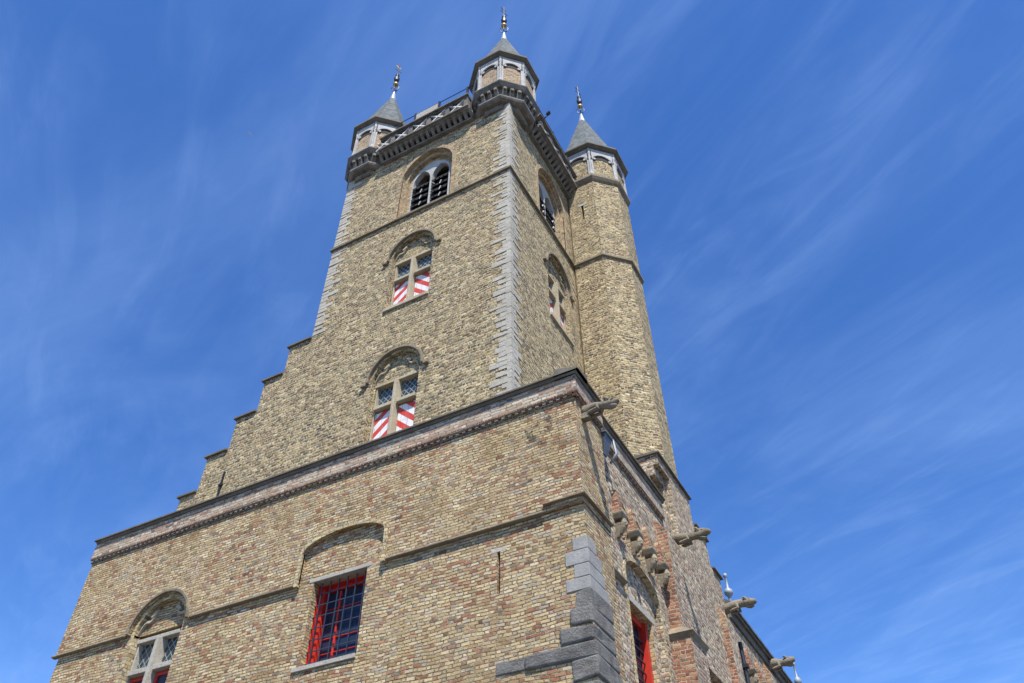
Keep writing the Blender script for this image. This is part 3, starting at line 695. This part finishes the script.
# grated window
fr = FA; b = MB(fr); t = .02
b.box(GX0-.10, GX1+.08, .045, .40, 7.655, 7.72)
gw = b.build('grated_window', ST_PALE, annex, .006, label='red framed window behind a black iron grille')
m = MB(fr); m.box(GX0-.12, GX1+.0, .02, .45, 6.215, 6.282); m.build('sill', ST_PALE, gw, .006)
m = MB(fr); m.box(GX0-.07, GX0-.001, .055, .3, 6.281, 7.65); m.build('jamb', BR_YEL, gw)
d0, d1 = .24, .42
m = MB(fr)
m.box(GX0, GX0+.07, d0+.02, d1, 6.28, 7.65); m.box(GX1-.05, GX1, d0+.02, d1, 6.28, 7.65); m.box(GX0+.07, GX1-.05, d0+.10, d1, 7.58, 7.65); m.box(GX0+.07, GX1-.05, d0+.05, d1, 6.28, 6.32)
for q in range(1, 5): m.box(GX0+.07, GX1-.05, d1-.06, d1, 6.32+q*.24-.008, 6.32+q*.24+.008)
cxg = GX0+.33; m.box(cxg-.018, cxg+.018, d1-.07, d1, 6.32, 7.56)
m.build('window_frame', RED, gw, .006)
m = MB(fr); m.box(GX0-.01, GX0+.012, .175, d0+.02, 6.29, 7.64); m.build('jamb_lining', RED, gw)
m = MB(fr); m.box(GX0+.013, GX1-.001, .24, d0+.10, 7.635, 7.654); m.build('head_lining', RED, gw)
m = MB(fr); m.box(GX0+.07, GX1-.05, d1-.04, d1-.02, 6.32, 7.56); m.build('pane', GLASS, gw)
m = MB(fr)
for k in range(7):
    z = 6.36+k*.185; m.box(GX0, GX1, .155, .169, z-.008, z+.008)
for k in range(6):
    u = GX0+.10+k*.172; m.box(u-.007, u+.007, .140, .154, 6.28, 7.65)
m.build('iron_grille', GRILLE, gw)
m = MB(FRONT(.05)); m.box(-1.52, -1.26, -.0, .06, 7.27, 7.335)
sl = m.build('slit_window', ST_QUO, annex, .004)
for a in ((-1.54, -1.42, 6.52, 6.64), (-1.36, -1.25, 6.53, 6.62), (-1.45, -1.33, 6.47, 6.518)):
    m = MB(FRONT(.05)); m.box(a[0], a[1], .008, .05, a[2], a[3]); m.build('slit_stone', ST_SAND, sl, .004)
m = MB(FRONT(.05)); m.box(-1.414, -1.366, .08, .10, 6.635, 7.265); m.build('dark_backing', DARKIN, sl)
# string mould under the projecting upper wall
def strip(m, a, b, z0=7.60, z1=7.665, pj=.022, ea=0, eb=0):
    z1 += .01
    P = lambda d, z: [(a-ea*(-d), d, z), (b+eb*(-d), d, z)]
    prof = [(.07, z1-.035), (.02, z1-.034), (-pj+.01, z1-.026), (-pj, z1-.022), (-pj, z1-.004), (0.0, z1+.02), (.07, z1+.02)]
    rings = [[(a-ea*(-d), d, z) for d, z in prof], [(b+eb*(-d), d, z) for d, z in prof]]
    m.rings(rings)
for a_, b_ in ((AX0-.09, AC-.80), (AC+.80, -5.12), (-3.44, -.62)):
    s = MB(FA); strip(s, a_, b_); s.build('string_course', ST_STR, annex)
s = MB(FA); strip(s, -.62, 0, 7.70, 7.775, pj=.05, eb=1); s.build('string_course', ST_STR, annex)
s = MB(RIGHT(0)); strip(s, 0, 1.0, 7.70, 7.775, pj=.05, ea=1); s.build('string_course', ST_STR, annex)
s = MB(FA)
a = [(-3.45, 7.62)]+archline(-4.28, .83, 8.20, .26, 14)+[(-5.11, 7.62)]; bb = [(-3.38, 7.62)]+archline(-4.28, .90, 8.20, .33, 14)+[(-5.18, 7.62)]
s.band(a, bb, -.035, .03); s.build('relieving_arch', BR_YEL, gw)
# dentil course, pinkish band and coping (front, right)
def dentils(fr, u0, u1):
    m = MB(fr); m.box(u0, u1, -.02, .02, 9.565, 9.585); m.box(u0, u1, -.062, .02, 9.632, 9.665)
    d = m.build('dentil_band', BR_DENT, annex)
    m = MB(fr); n = int((u1-u0-.04)/.125); top = 9.6315; pts = [(u0, 9.622), (u0, top), (u0+n*.125+.06, top), (u0+n*.125+.06, 9.622)]
    for k in range(n-1, -1, -1): a = u0+.03+k*.125; pts += [(a+.06, 9.622), (a+.06, 9.586), (a, 9.586), (a, 9.622)]
    m.prism(pts, -.045, .0); m.build('dentil_course', BR_PINK, d)
    m = MB(fr); m.box(u0, u1, -.052, .02, 9.666, 9.979); m.build('parapet_band', BR_PINK, d)
dentils(FA, AX0-.03, .055); dentils(RIGHT(0), -.054, 1.0); dentils(RIGHT(-.13), 1.062, 4.2)
def coping(fr, u0, u1, par, z=9.985, mat=ST_COP, e=0):
    m = MB(fr); o = .125
    m.hull8([(u0+.04, -.075, z-.05), (u1-.075*e, -.075, z-.05), (u1-.085*e, .3, z-.05), (u0+.04, .3, z-.05),
             (u0+.03, -.09, z), (u1-.08*e, -.09, z), (u1-.08*e, .3, z), (u0+.03, .3, z)])
    m.hull8([(u0, -o, z+.001), (u1, -o, z+.001), (u1, .3, z+.001), (u0, .3, z+.001),
             (u0, -o, z+.032), (u1, -o, z+.032), (u1, .28, z+.14), (u0, .28, z+.14)])
    return m.build('coping', mat, par)
coping(FA, AX0-.05, .125, annex, z=10.03, e=1); coping(RIGHT(0), -.124, 1.05, annex, z=10.03, e=0); coping(RIGHT(-.13), 1.052, 4.24, annex, z=10.03)
m = MB(); m.box(AX0+.3, -.35, .3, 4.5, 9.6, 9.99); m.build('flat_roof', ZINC, annex)

# bluestone corner
q = MB()
ap = [(6.92, 7.17, .30, .22, 0), (6.66, 6.915, .40, .22, 0), (6.41, 6.655, .29, .24, 0), (6.19, 6.405, .40, .24, 0)]
sm = MB(); rq = MB()
for z0, z1, lf, ls, _ in [(7.03, 7.22, .20, .14, 0), (6.82, 7.025, .32, .30, 0), (6.63, 6.815, .20, .36, 0), (6.45, 6.625, .33, .46, 0)]:
    sm.box(-.03-lf, -.006, .040, .045+ls+.16, z0-.07, z1-.07)
for z0, z1, lf, ls in [(6.20, 6.445, .22, .52), (5.97, 6.195, .27, .50), (5.76, 5.965, .43, .50), (5.56, 5.755, .95, .56), (5.30, 5.555, .30, .60), (5.02, 5.295, .30, .62), (4.7, 5.015, .6, .6), (4.3, 4.695, .3, .5), (3.9, 4.295, .6, .6), (3.4, 3.895, .35, .5), (2.9, 3.395, .6, .6), (2.4, 2.895, .35, .5), (1.8, 2.395, .6, .6), (1.2, 1.795, .4, .6), (.6, 1.195, .7, .7), (0, .595, .8, .8)]:
    rq.jit = .03; rq.box(-.03-lf, .008, .022, .03+ls+.18, z0-.07, z1-.07)
q.bm.free()
sm.build('smooth_quoins', ST_BLUE2, annex, .008); rq.build('rough_quoins', ST_BLUE, annex, .03)
m = MB(); m.box(-1.42, -.99, .035, .2, 5.505, 5.675); m.build('rough_stone_band', ST_BLUE, annex, .015)

# ---- right side of the annex
SX = -.13; FS = RIGHT(SX)
DY0, DY1 = 1.90, 3.03
cut(side, [pr(FS, arch(c_, .24, 7.96, 8.38, .30, 10, .4), -.3, .12, 0) for c_ in (1.925, 2.575, 3.2)]+[pr(FS, arch((1.72+3.25)/2, .74, 5.0, 7.44, .36, 14), -.3, .10, 0), pr(FS, [(DY0, 4.9), (DY1, 4.9), (DY1, 7.12), (DY0, 7.12)], -.3, .60, 1)])
m = MB(FS); m.box(DY0-.10, DY1+.10, .09, .40, 7.121, 7.23); dw = m.build('red_door_window', ST_PALE, annex, .006, label='tall red framed opening on the right side wall')
m = MB(FS); d0 = .24
m.box(DY0, DY0+.09, d0, d0+.12, 4.9, 7.12); m.box(DY1-.09, DY1, d0-.05, d0+.12, 4.9, 7.12); m.box(DY0+.09, DY1-.09, d0, d0+.12, 7.02, 7.12); m.box((DY0+DY1)/2-.03, (DY0+DY1)/2+.03, d0+.02, d0+.12, 4.9, 7.018)
m.build('window_frame', RED, dw)
m = MB(FS); m.box(DY0+.09, DY1-.09, d0+.08, d0+.1, 4.9, 7.02); m.build('pane', GLASS, dw)
m = MB(FS)
for k in range(12): z = 4.98+k*.165; m.box(DY0, DY1-.091, d0+.02, d0+.035, z-.012, z+.012)
for k in range(5): u = DY0+.12+k*.2; m.box(u-.012, u+.012, d0+.036, d0+.05, 4.9, 7.12)
m.build('iron_grille', IRON, dw)
m = MB(FS); ac = (1.72+3.25)/2
m.band([(ac+.742, 5.0)]+archline(ac, .742, 7.44, .362, 14)+[(ac-.742, 5.0)], [(ac+.80, 5.0)]+archline(ac, .80, 7.44, .42, 14)+[(ac-.80, 5.0)], -.02, .04); m.build('brick_arch', BR_YEL, dw)
m = MB(FS); m.hull8([(1.05, -.02, 7.12), (1.62, -.02, 7.12), (1.62, .02, 7.12), (1.05, .02, 7.12), (1.05, -.08, 7.16), (1.62, -.08, 7.16), (1.62, .02, 7.20), (1.05, .02, 7.20)]); m.build('ledge_fragment', ST_STR, annex)
# consoles with brick niche heads
def console(parent, fr, y, zt, wide=.10):
    m = MB(fr); w = wide
    m.hull8([(y-w*.35, -.04, zt-.42), (y+w*.35, -.04, zt-.42), (y+w*.35, .02, zt-.42), (y-w*.35, .02, zt-.42), (y-w*.8, -.10, zt-.20), (y+w*.8, -.10, zt-.20), (y+w*.8, .02, zt-.20), (y-w*.8, .02, zt-.20)])
    m.tube([(y, -.06, zt-.36), (y, -.11, zt-.27), (y, -.135, zt-.20), (y, -.12, zt-.12)], [.035, .062, .07, .045], 8)
    m.tube([(y-.02, -.17, zt-.25), (y-.02, -.205, zt-.22)], [.03, .012], 6)
    m.hull8([(y-w*.9, -.12, zt-.12), (y+w*.9, -.12, zt-.12), (y+w*.9, .02, zt-.12), (y-w*.9, .02, zt-.12), (y-w*1.2, -.17, zt-.05), (y+w*1.2, -.17, zt-.05), (y+w*1.2, .02, zt-.05), (y-w*1.2, .02, zt-.05)])
    m.box(y-w*1.2, y+w*1.2, -.17, .02, zt-.049, zt-.01)
    c = m.build('console', ST_CONS, parent, .008)
    m = MB(fr); z = zt-.008
    for (ww, pj, h) in ((1.0, .15, .07), (.9, .12, .08), (.8, .10, .09), (.6, .085, .10)):
        m.box(y-w*ww, y+w*ww, -pj, .02, z, z+h); z += h+.002
    m.prism([(y-w*.6, z), (y+w*.6, z), (y, z+.12)], -.07, .02)
    m.build('brick_pinnacle', BR_RED, c)
    return c
for y in (1.60, 2.25, 2.90, 3.50): console(annex, FS, y, 8.33)
for a, b_ in ((1.60, 2.25), (2.25, 2.90), (2.90, 3.50)):
    c_ = (a+b_)/2; m = MB(FS); hw = (b_-a)/2-.07
    m.band(archline(c_, hw, 8.38, .34, 10, .4), archline(c_, hw+.06, 8.38, .42, 10, .4), -.03, .02); m.build('niche_arch', BR_ORG, annex)

# hopper and downpipe in the corner beside the pier
m = MB()
hx, hy = -.06, 1.14
m.hull8([(hx-.10, hy-.10, 9.360), (hx+.10, hy-.10, 9.360), (hx+.10, hy+.12, 9.360), (hx-.10, hy+.12, 9.360), (hx-.12, hy-.13, 9.520), (hx+.13, hy-.13, 9.520), (hx+.13, hy+.15, 9.520), (hx-.12, hy+.15, 9.520)])
m.hull8([(hx-.05, hy-.06, 9.160), (hx+.05, hy-.06, 9.160), (hx+.05, hy+.06, 9.160), (hx-.05, hy+.06, 9.160), (hx-.09, hy-.10, 9.359), (hx+.10, hy-.10, 9.359), (hx+.10, hy+.12, 9.359), (hx-.09, hy+.12, 9.359)])
m.box(hx-.14, hx+.15, hy-.15, hy+.17, 9.522, 9.550)
hp = m.build('rain_hopper', ZINC, annex, .006)
m = MB(); m.tube([(hx-.0, hy-.02, 9.15), (hx-.02, hy-.06, 8.9), (hx-.06, hy-.11, 8.6), (hx-.10, hy-.14, 8.35), (hx-.13, hy-.15, 8.0), (hx-.14, hy-.15, 0)], .042, 10); m.build('downpipe', ZINC, hp, smooth=True)
m = MB(); m.tube([(hx-.14, hy+.0, 9.52), (hx-.0, hy+.14, 9.62), (hx+.13, hy+.20, 9.56), (hx+.17, hy+.20, 9.28), (hx+.06, hy+.16, 9.1)], .024, 8); m.build('bent_pipe', LEAD, hp, smooth=True)

# ---- stepped gable left of the tower
gs = [(-8.21, -7.48, 15.42), (-8.80, -8.212, 14.52), (-9.41, -8.802, 13.56), (-10.05, -9.412, 12.64), (-10.56, -10.052, 11.68)]
m = MB(); poly = [(-7.48, 9.6), (-7.48, 15.42)]
for a, b_, z in gs: poly += [(a+.03, z)] if a == gs[-1][0] else [(a+.03, z), (a+.03, gs[[q[0] for q in gs].index(a)+1][2])]
poly += [(-10.53, 9.6)]
m.fr = F; m.prism(poly, .004, .5); gab = m.build('stepped_gable', BR_TOW, annex)
for a, b_, z in gs:
    m = MB(F); x1 = b_+.03 if a != gs[0][0] else -7.485
    m.hull8([(a-.04, -.06, z+.001), (x1, -.06, z+.001), (x1, .55, z+.001), (a-.04, .55, z+.001), (a-.04, -.06, z+.045), (x1, -.06, z+.045), (x1, .55, z+.10), (a-.04, .55, z+.10)])
    m.build('step_coping', ST_COP, gab)
m = MB(F); m.box(-9.27, -9.23, -.03, .01, 11.3, 11.98); m.box(-9.30, -9.20, -.045, .01, 11.60, 11.66); m.build('wall_anchor', IRON, gab)
m = MB(); m.hull8([(-10.4, 1.8, 9.9), (-7.5, 1.8, 9.9), (-7.5, 6.5, 9.9), (-10.4, 6.5, 9.9), (-7.7, 1.8, 14.9), (-7.5, 1.8, 15.1), (-7.5, 6.5, 15.1), (-7.7, 6.5, 14.9)]); m.build('pitched_roof', SLATE, annex)

# ================================================================== SIDE HALL
HX = -.05
m = MB(); m.box(-10.9, HX, 4.601, 24, 0, 9.30)
hw_ = m.build('hall_wall', BR_SIDE, hall)
m = MB(); m.box(-.56, HX, 4.30, 4.60, 0, 9.30); m.build('end_wall', BR_SIDE, hall)
FH = RIGHT(HX)
m = MB(FH)
gb_poly = [(4.30, 9.302), (7.75, 9.302), (7.75, 9.98), (7.12, 9.98), (7.12, 10.60), (6.25, 10.60), (6.25, 11.22), (4.30, 11.22)]
m.prism(gb_poly, 0, .5); gable = m.build('gable_wall', BR_SIDE, hall)
# nested corner recesses with shadowed soffits
def boxcut(x0, x1, y0, y1, z0, z1):
    c = MB(); c.box(x0, x1, y0, y1, z0, z1); return c
cut(gable, [boxcut(-.16, .2, 4.0, 4.95, 9.0, 10.98), boxcut(-.27, .2, 4.0, 4.80, 9.0, 10.74), boxcut(-.38, .2, 4.0, 4.65, 9.0, 10.50)])
for a, b_, z, e in ((4.25, 6.32, 11.22, 1), (6.32, 7.2, 10.60, 0), (7.2, 7.85, 9.98, 0)):
    m = MB(FH); m.hull8([(a, -.06, z+.001), (b_, -.06, z+.001), (b_, .56, z+.001), (a, .56, z+.001), (a, -.06, z+.03), (b_, -.06, z+.03), (b_, .56, z+.09), (a, .56, z+.09)]); m.build('step_coping', ST_COP, gable)
# recess with sloping hood on the lower wall
cut(hw_, [boxcut(-.21, .2, 4.98, 6.7, 5.0, 7.20)])
# eaves and roof
m = MB(FH); m.box(7.86, 24, -.05, .02, 9.12, 9.30); m.box(7.86, 24, -.11, .02, 9.302, 9.37); e_ = m.build('eave_cornice', ST_COP, hall)
m = MB(); m.rings([[(.10, y, 9.372), (.10, y, 9.43), (-5.4, y, 13.6), (-10.9, y, 9.43), (-10.9, y, 9.372)] for y in (7.86, 24)]); m.build('pitched_roof', SLATE, hall)
# buttresses
def buttress(y0, y1, xb, xo, ztop, zcap):
    m = MB(); m.box(xb, xo, y0, y1, zcap+.10, ztop-.35)
    m.hull8([(xb, y0, ztop-.35), (xo, y0, ztop-.35), (xo, y1, ztop-.35), (xb, y1, ztop-.35), (xb, y0, ztop), (xb+.03, y0, ztop), (xb+.03, y1, ztop), (xb, y1, ztop)])
    m.box(xb, xo+.15, y0-.10, y1+.02, 0, zcap-.14)
    b = m.build('buttress', [BR_RED, BR_SIDE], hall)
    for f_ in b.data.polygons: f_.material_index = 1 if abs(f_.normal.x) > .7 else 0
    m = MB(); m.hull8([(xb, y0-.10, zcap-.139), (xo+.15, y0-.10, zcap-.139), (xo+.15, y1+.04, zcap-.139), (xb, y1+.04, zcap-.139), (xb, y0-.15, zcap-.05), (xo+.21, y0-.15, zcap-.05), (xo+.21, y1+.08, zcap-.05), (xb, y1+.08, zcap-.05)])
    m.hull8([(xb, y0-.15, zcap-.049), (xo+.21, y0-.15, zcap-.049), (xo+.21, y1+.08, zcap-.049), (xb, y1+.08, zcap-.049), (xb, y0, zcap+.10), (xo, y0, zcap+.10), (xo, y1, zcap+.10), (xb, y1, zcap+.10)])
    m.build('buttress_cap', ST_STR, b)
buttress(3.66, 4.28, -.20, .08, 9.40, 7.15)
for y in (7.00, 10.35, 13.7, 17.0): buttress(y, y+.55, -.1, .08, 9.1, 5.6)
# gargoyles
def gargoyle(parent, y, z, L=.62, s=1.0, x0=-.1, lean=.0, kind=0):
    m = MB(); n = 10
    prof = [(0, .10, .12), (.10, .115, .13), (.22, .10, .11), (.34, .11, .12), (.46, .09, .10), (.56, .075, .085), (.66, .10, .105), (.80, .10, .10), (.90, .075, .075), (1.0, .05, .04)]
    R = []
    for i, (f, ry, rz) in enumerate(prof):
        x = x0+f*(L+.1); zz = z+lean*f+.02*math.sin(f*7+kind*2); yy = y+.015*math.sin(f*9+kind)
        R.append([(x+random.uniform(-.008, .008), yy+ry*s*math.cos(2*PI*k/n)*random.uniform(.85, 1.12), zz+rz*s*math.sin(2*PI*k/n)*random.uniform(.85, 1.12)) for k in range(n)])
    m.rings(R)
    g_ = m.build('gargoyle', ST_GARG, parent, smooth=False)
    sb = g_.modifiers.new('sub', 'SUBSURF'); sb.levels = sb.render_levels = 1
    hx_ = x0+.72*(L+.1); hz = z+lean*.72
    m = MB()
    for q in (-1, 1):
        m.tube([(hx_, y+q*.05*s, hz+.05*s), (hx_-.04, y+q*.075*s, hz+.095*s), (hx_-.07, y+q*.075*s, hz+.10*s)], [.038, .032, .012], 6)
        m.tube([(hx_+.06, y+q*.055*s, hz+.05*s), (hx_+.09, y+q*.05*s, hz+.06*s)], [.03, .012], 6)
    m.build('ear', ST_GARG, g_)
    m = MB(); m.tube([(hx_-.02, y, hz-.07*s), (hx_+.07, y, hz-.10*s), (hx_+.13, y, hz-.10*s)], [.05, .045, .02], 6); m.build('jaw', ST_GARG, g_)
    m = MB()
    for q in (-1, 1):
        bx = x0+.42*(L+.1); m.tube([(bx, y+q*.06*s, z+lean*.4), (bx+.03, y+q*.09*s, z+lean*.4-.10*s), (bx-.10, y+q*.08*s, z+lean*.4-.12*s), (bx-.15, y+q*.07*s, z-.12*s)], [.045, .035, .03, .02], 6)
    m.build('foreleg', ST_GARG, g_)
    if kind == 0:
        m = MB(); m.box(x0-.05, x0+.13, y-.06, y+.06, z-.17, z-.07); m.build('bracket', ST_GARG, g_)
    return g_
gargoyle(annex, .24, 9.42, .54, .80, 0, kind=0)
gargoyle(hall, 4.45, 9.28, .70, 1.0, -.1, lean=-.02, kind=1)
gargoyle(hall, 7.66, 9.24, .66, 1.0, -.1, lean=.03, kind=2)
gargoyle(hall, 11.06, 9.18, .62, 1.05, -.1, lean=.03, kind=3)
gargoyle(hall, 14.4, 9.18, .62, 1.0, -.1, lean=.03, kind=4)
# roof finials (zinc spikes)
def roof_finial(x, y, z0, z1):
    m = MB(); H = z1-z0
    m.lathe(x, y, [(.10, z0), (.05, z0+H*.35), (.035, z0+H*.55), (.05, z0+H*.58), (.10, z0+H*.62), (.11, z0+H*.66), (.09, z0+H*.70), (.03, z0+H*.74), (.028, z0+H*.93), (.055, z0+H*.955), (.04, z0+H)], 10)
    m.build('roof_finial', LEAD, hall, smooth=True)
roof_finial(-.25, 9.3, 9.45, 10.85); roof_finial(-.25, 16.2, 9.45, 11.1)
# pipe and far consoles
m = MB(); m.tube([(.04, 8.0, 8.6), (.04, 8.0, 0)], .045, 8); m.box(-.06, .12, 7.93, 8.07, 8.05, 8.12); m.build('downpipe', IRON, hall)
for y in (8.62, 9.5): console(hall, FH, y, 8.25)

# ================================================================== gull far up
bird = thing('gull', 'tiny pale bird, a speck high in the open sky left of the tower', 'bird')
d = Vector(R_[2])+Vector(R_[0])*((250-512)/782.73)-Vector(R_[1])*((134-341.5)/782.73)
bp = Vector((3.6168, -8.8041, 1.6))+d.normalized()*150
m = MB(lambda x, y, z: bp+Vector((x, y, z)))
m.tube([(-.18, 0, 0), (-.08, 0, 0), (.08, 0, 0), (.2, 0, .01)], [.01, .05, .05, .012], 6)
m.hull8([(-.05, -.6, .08), (0, -.6, .08), (.08, 0, .02), (-.08, 0, .02), (-.05, -.6, .085), (0, -.6, .085), (.08, 0, .03), (-.08, 0, .03)])
m.hull8([(-.05, .6, .08), (0, .6, .08), (.08, 0.001, .02), (-.08, 0.001, .02), (-.05, .6, .085), (0, .6, .085), (.08, 0.001, .03), (-.08, .001, .03)])
m.build('body', WHITE, bird)
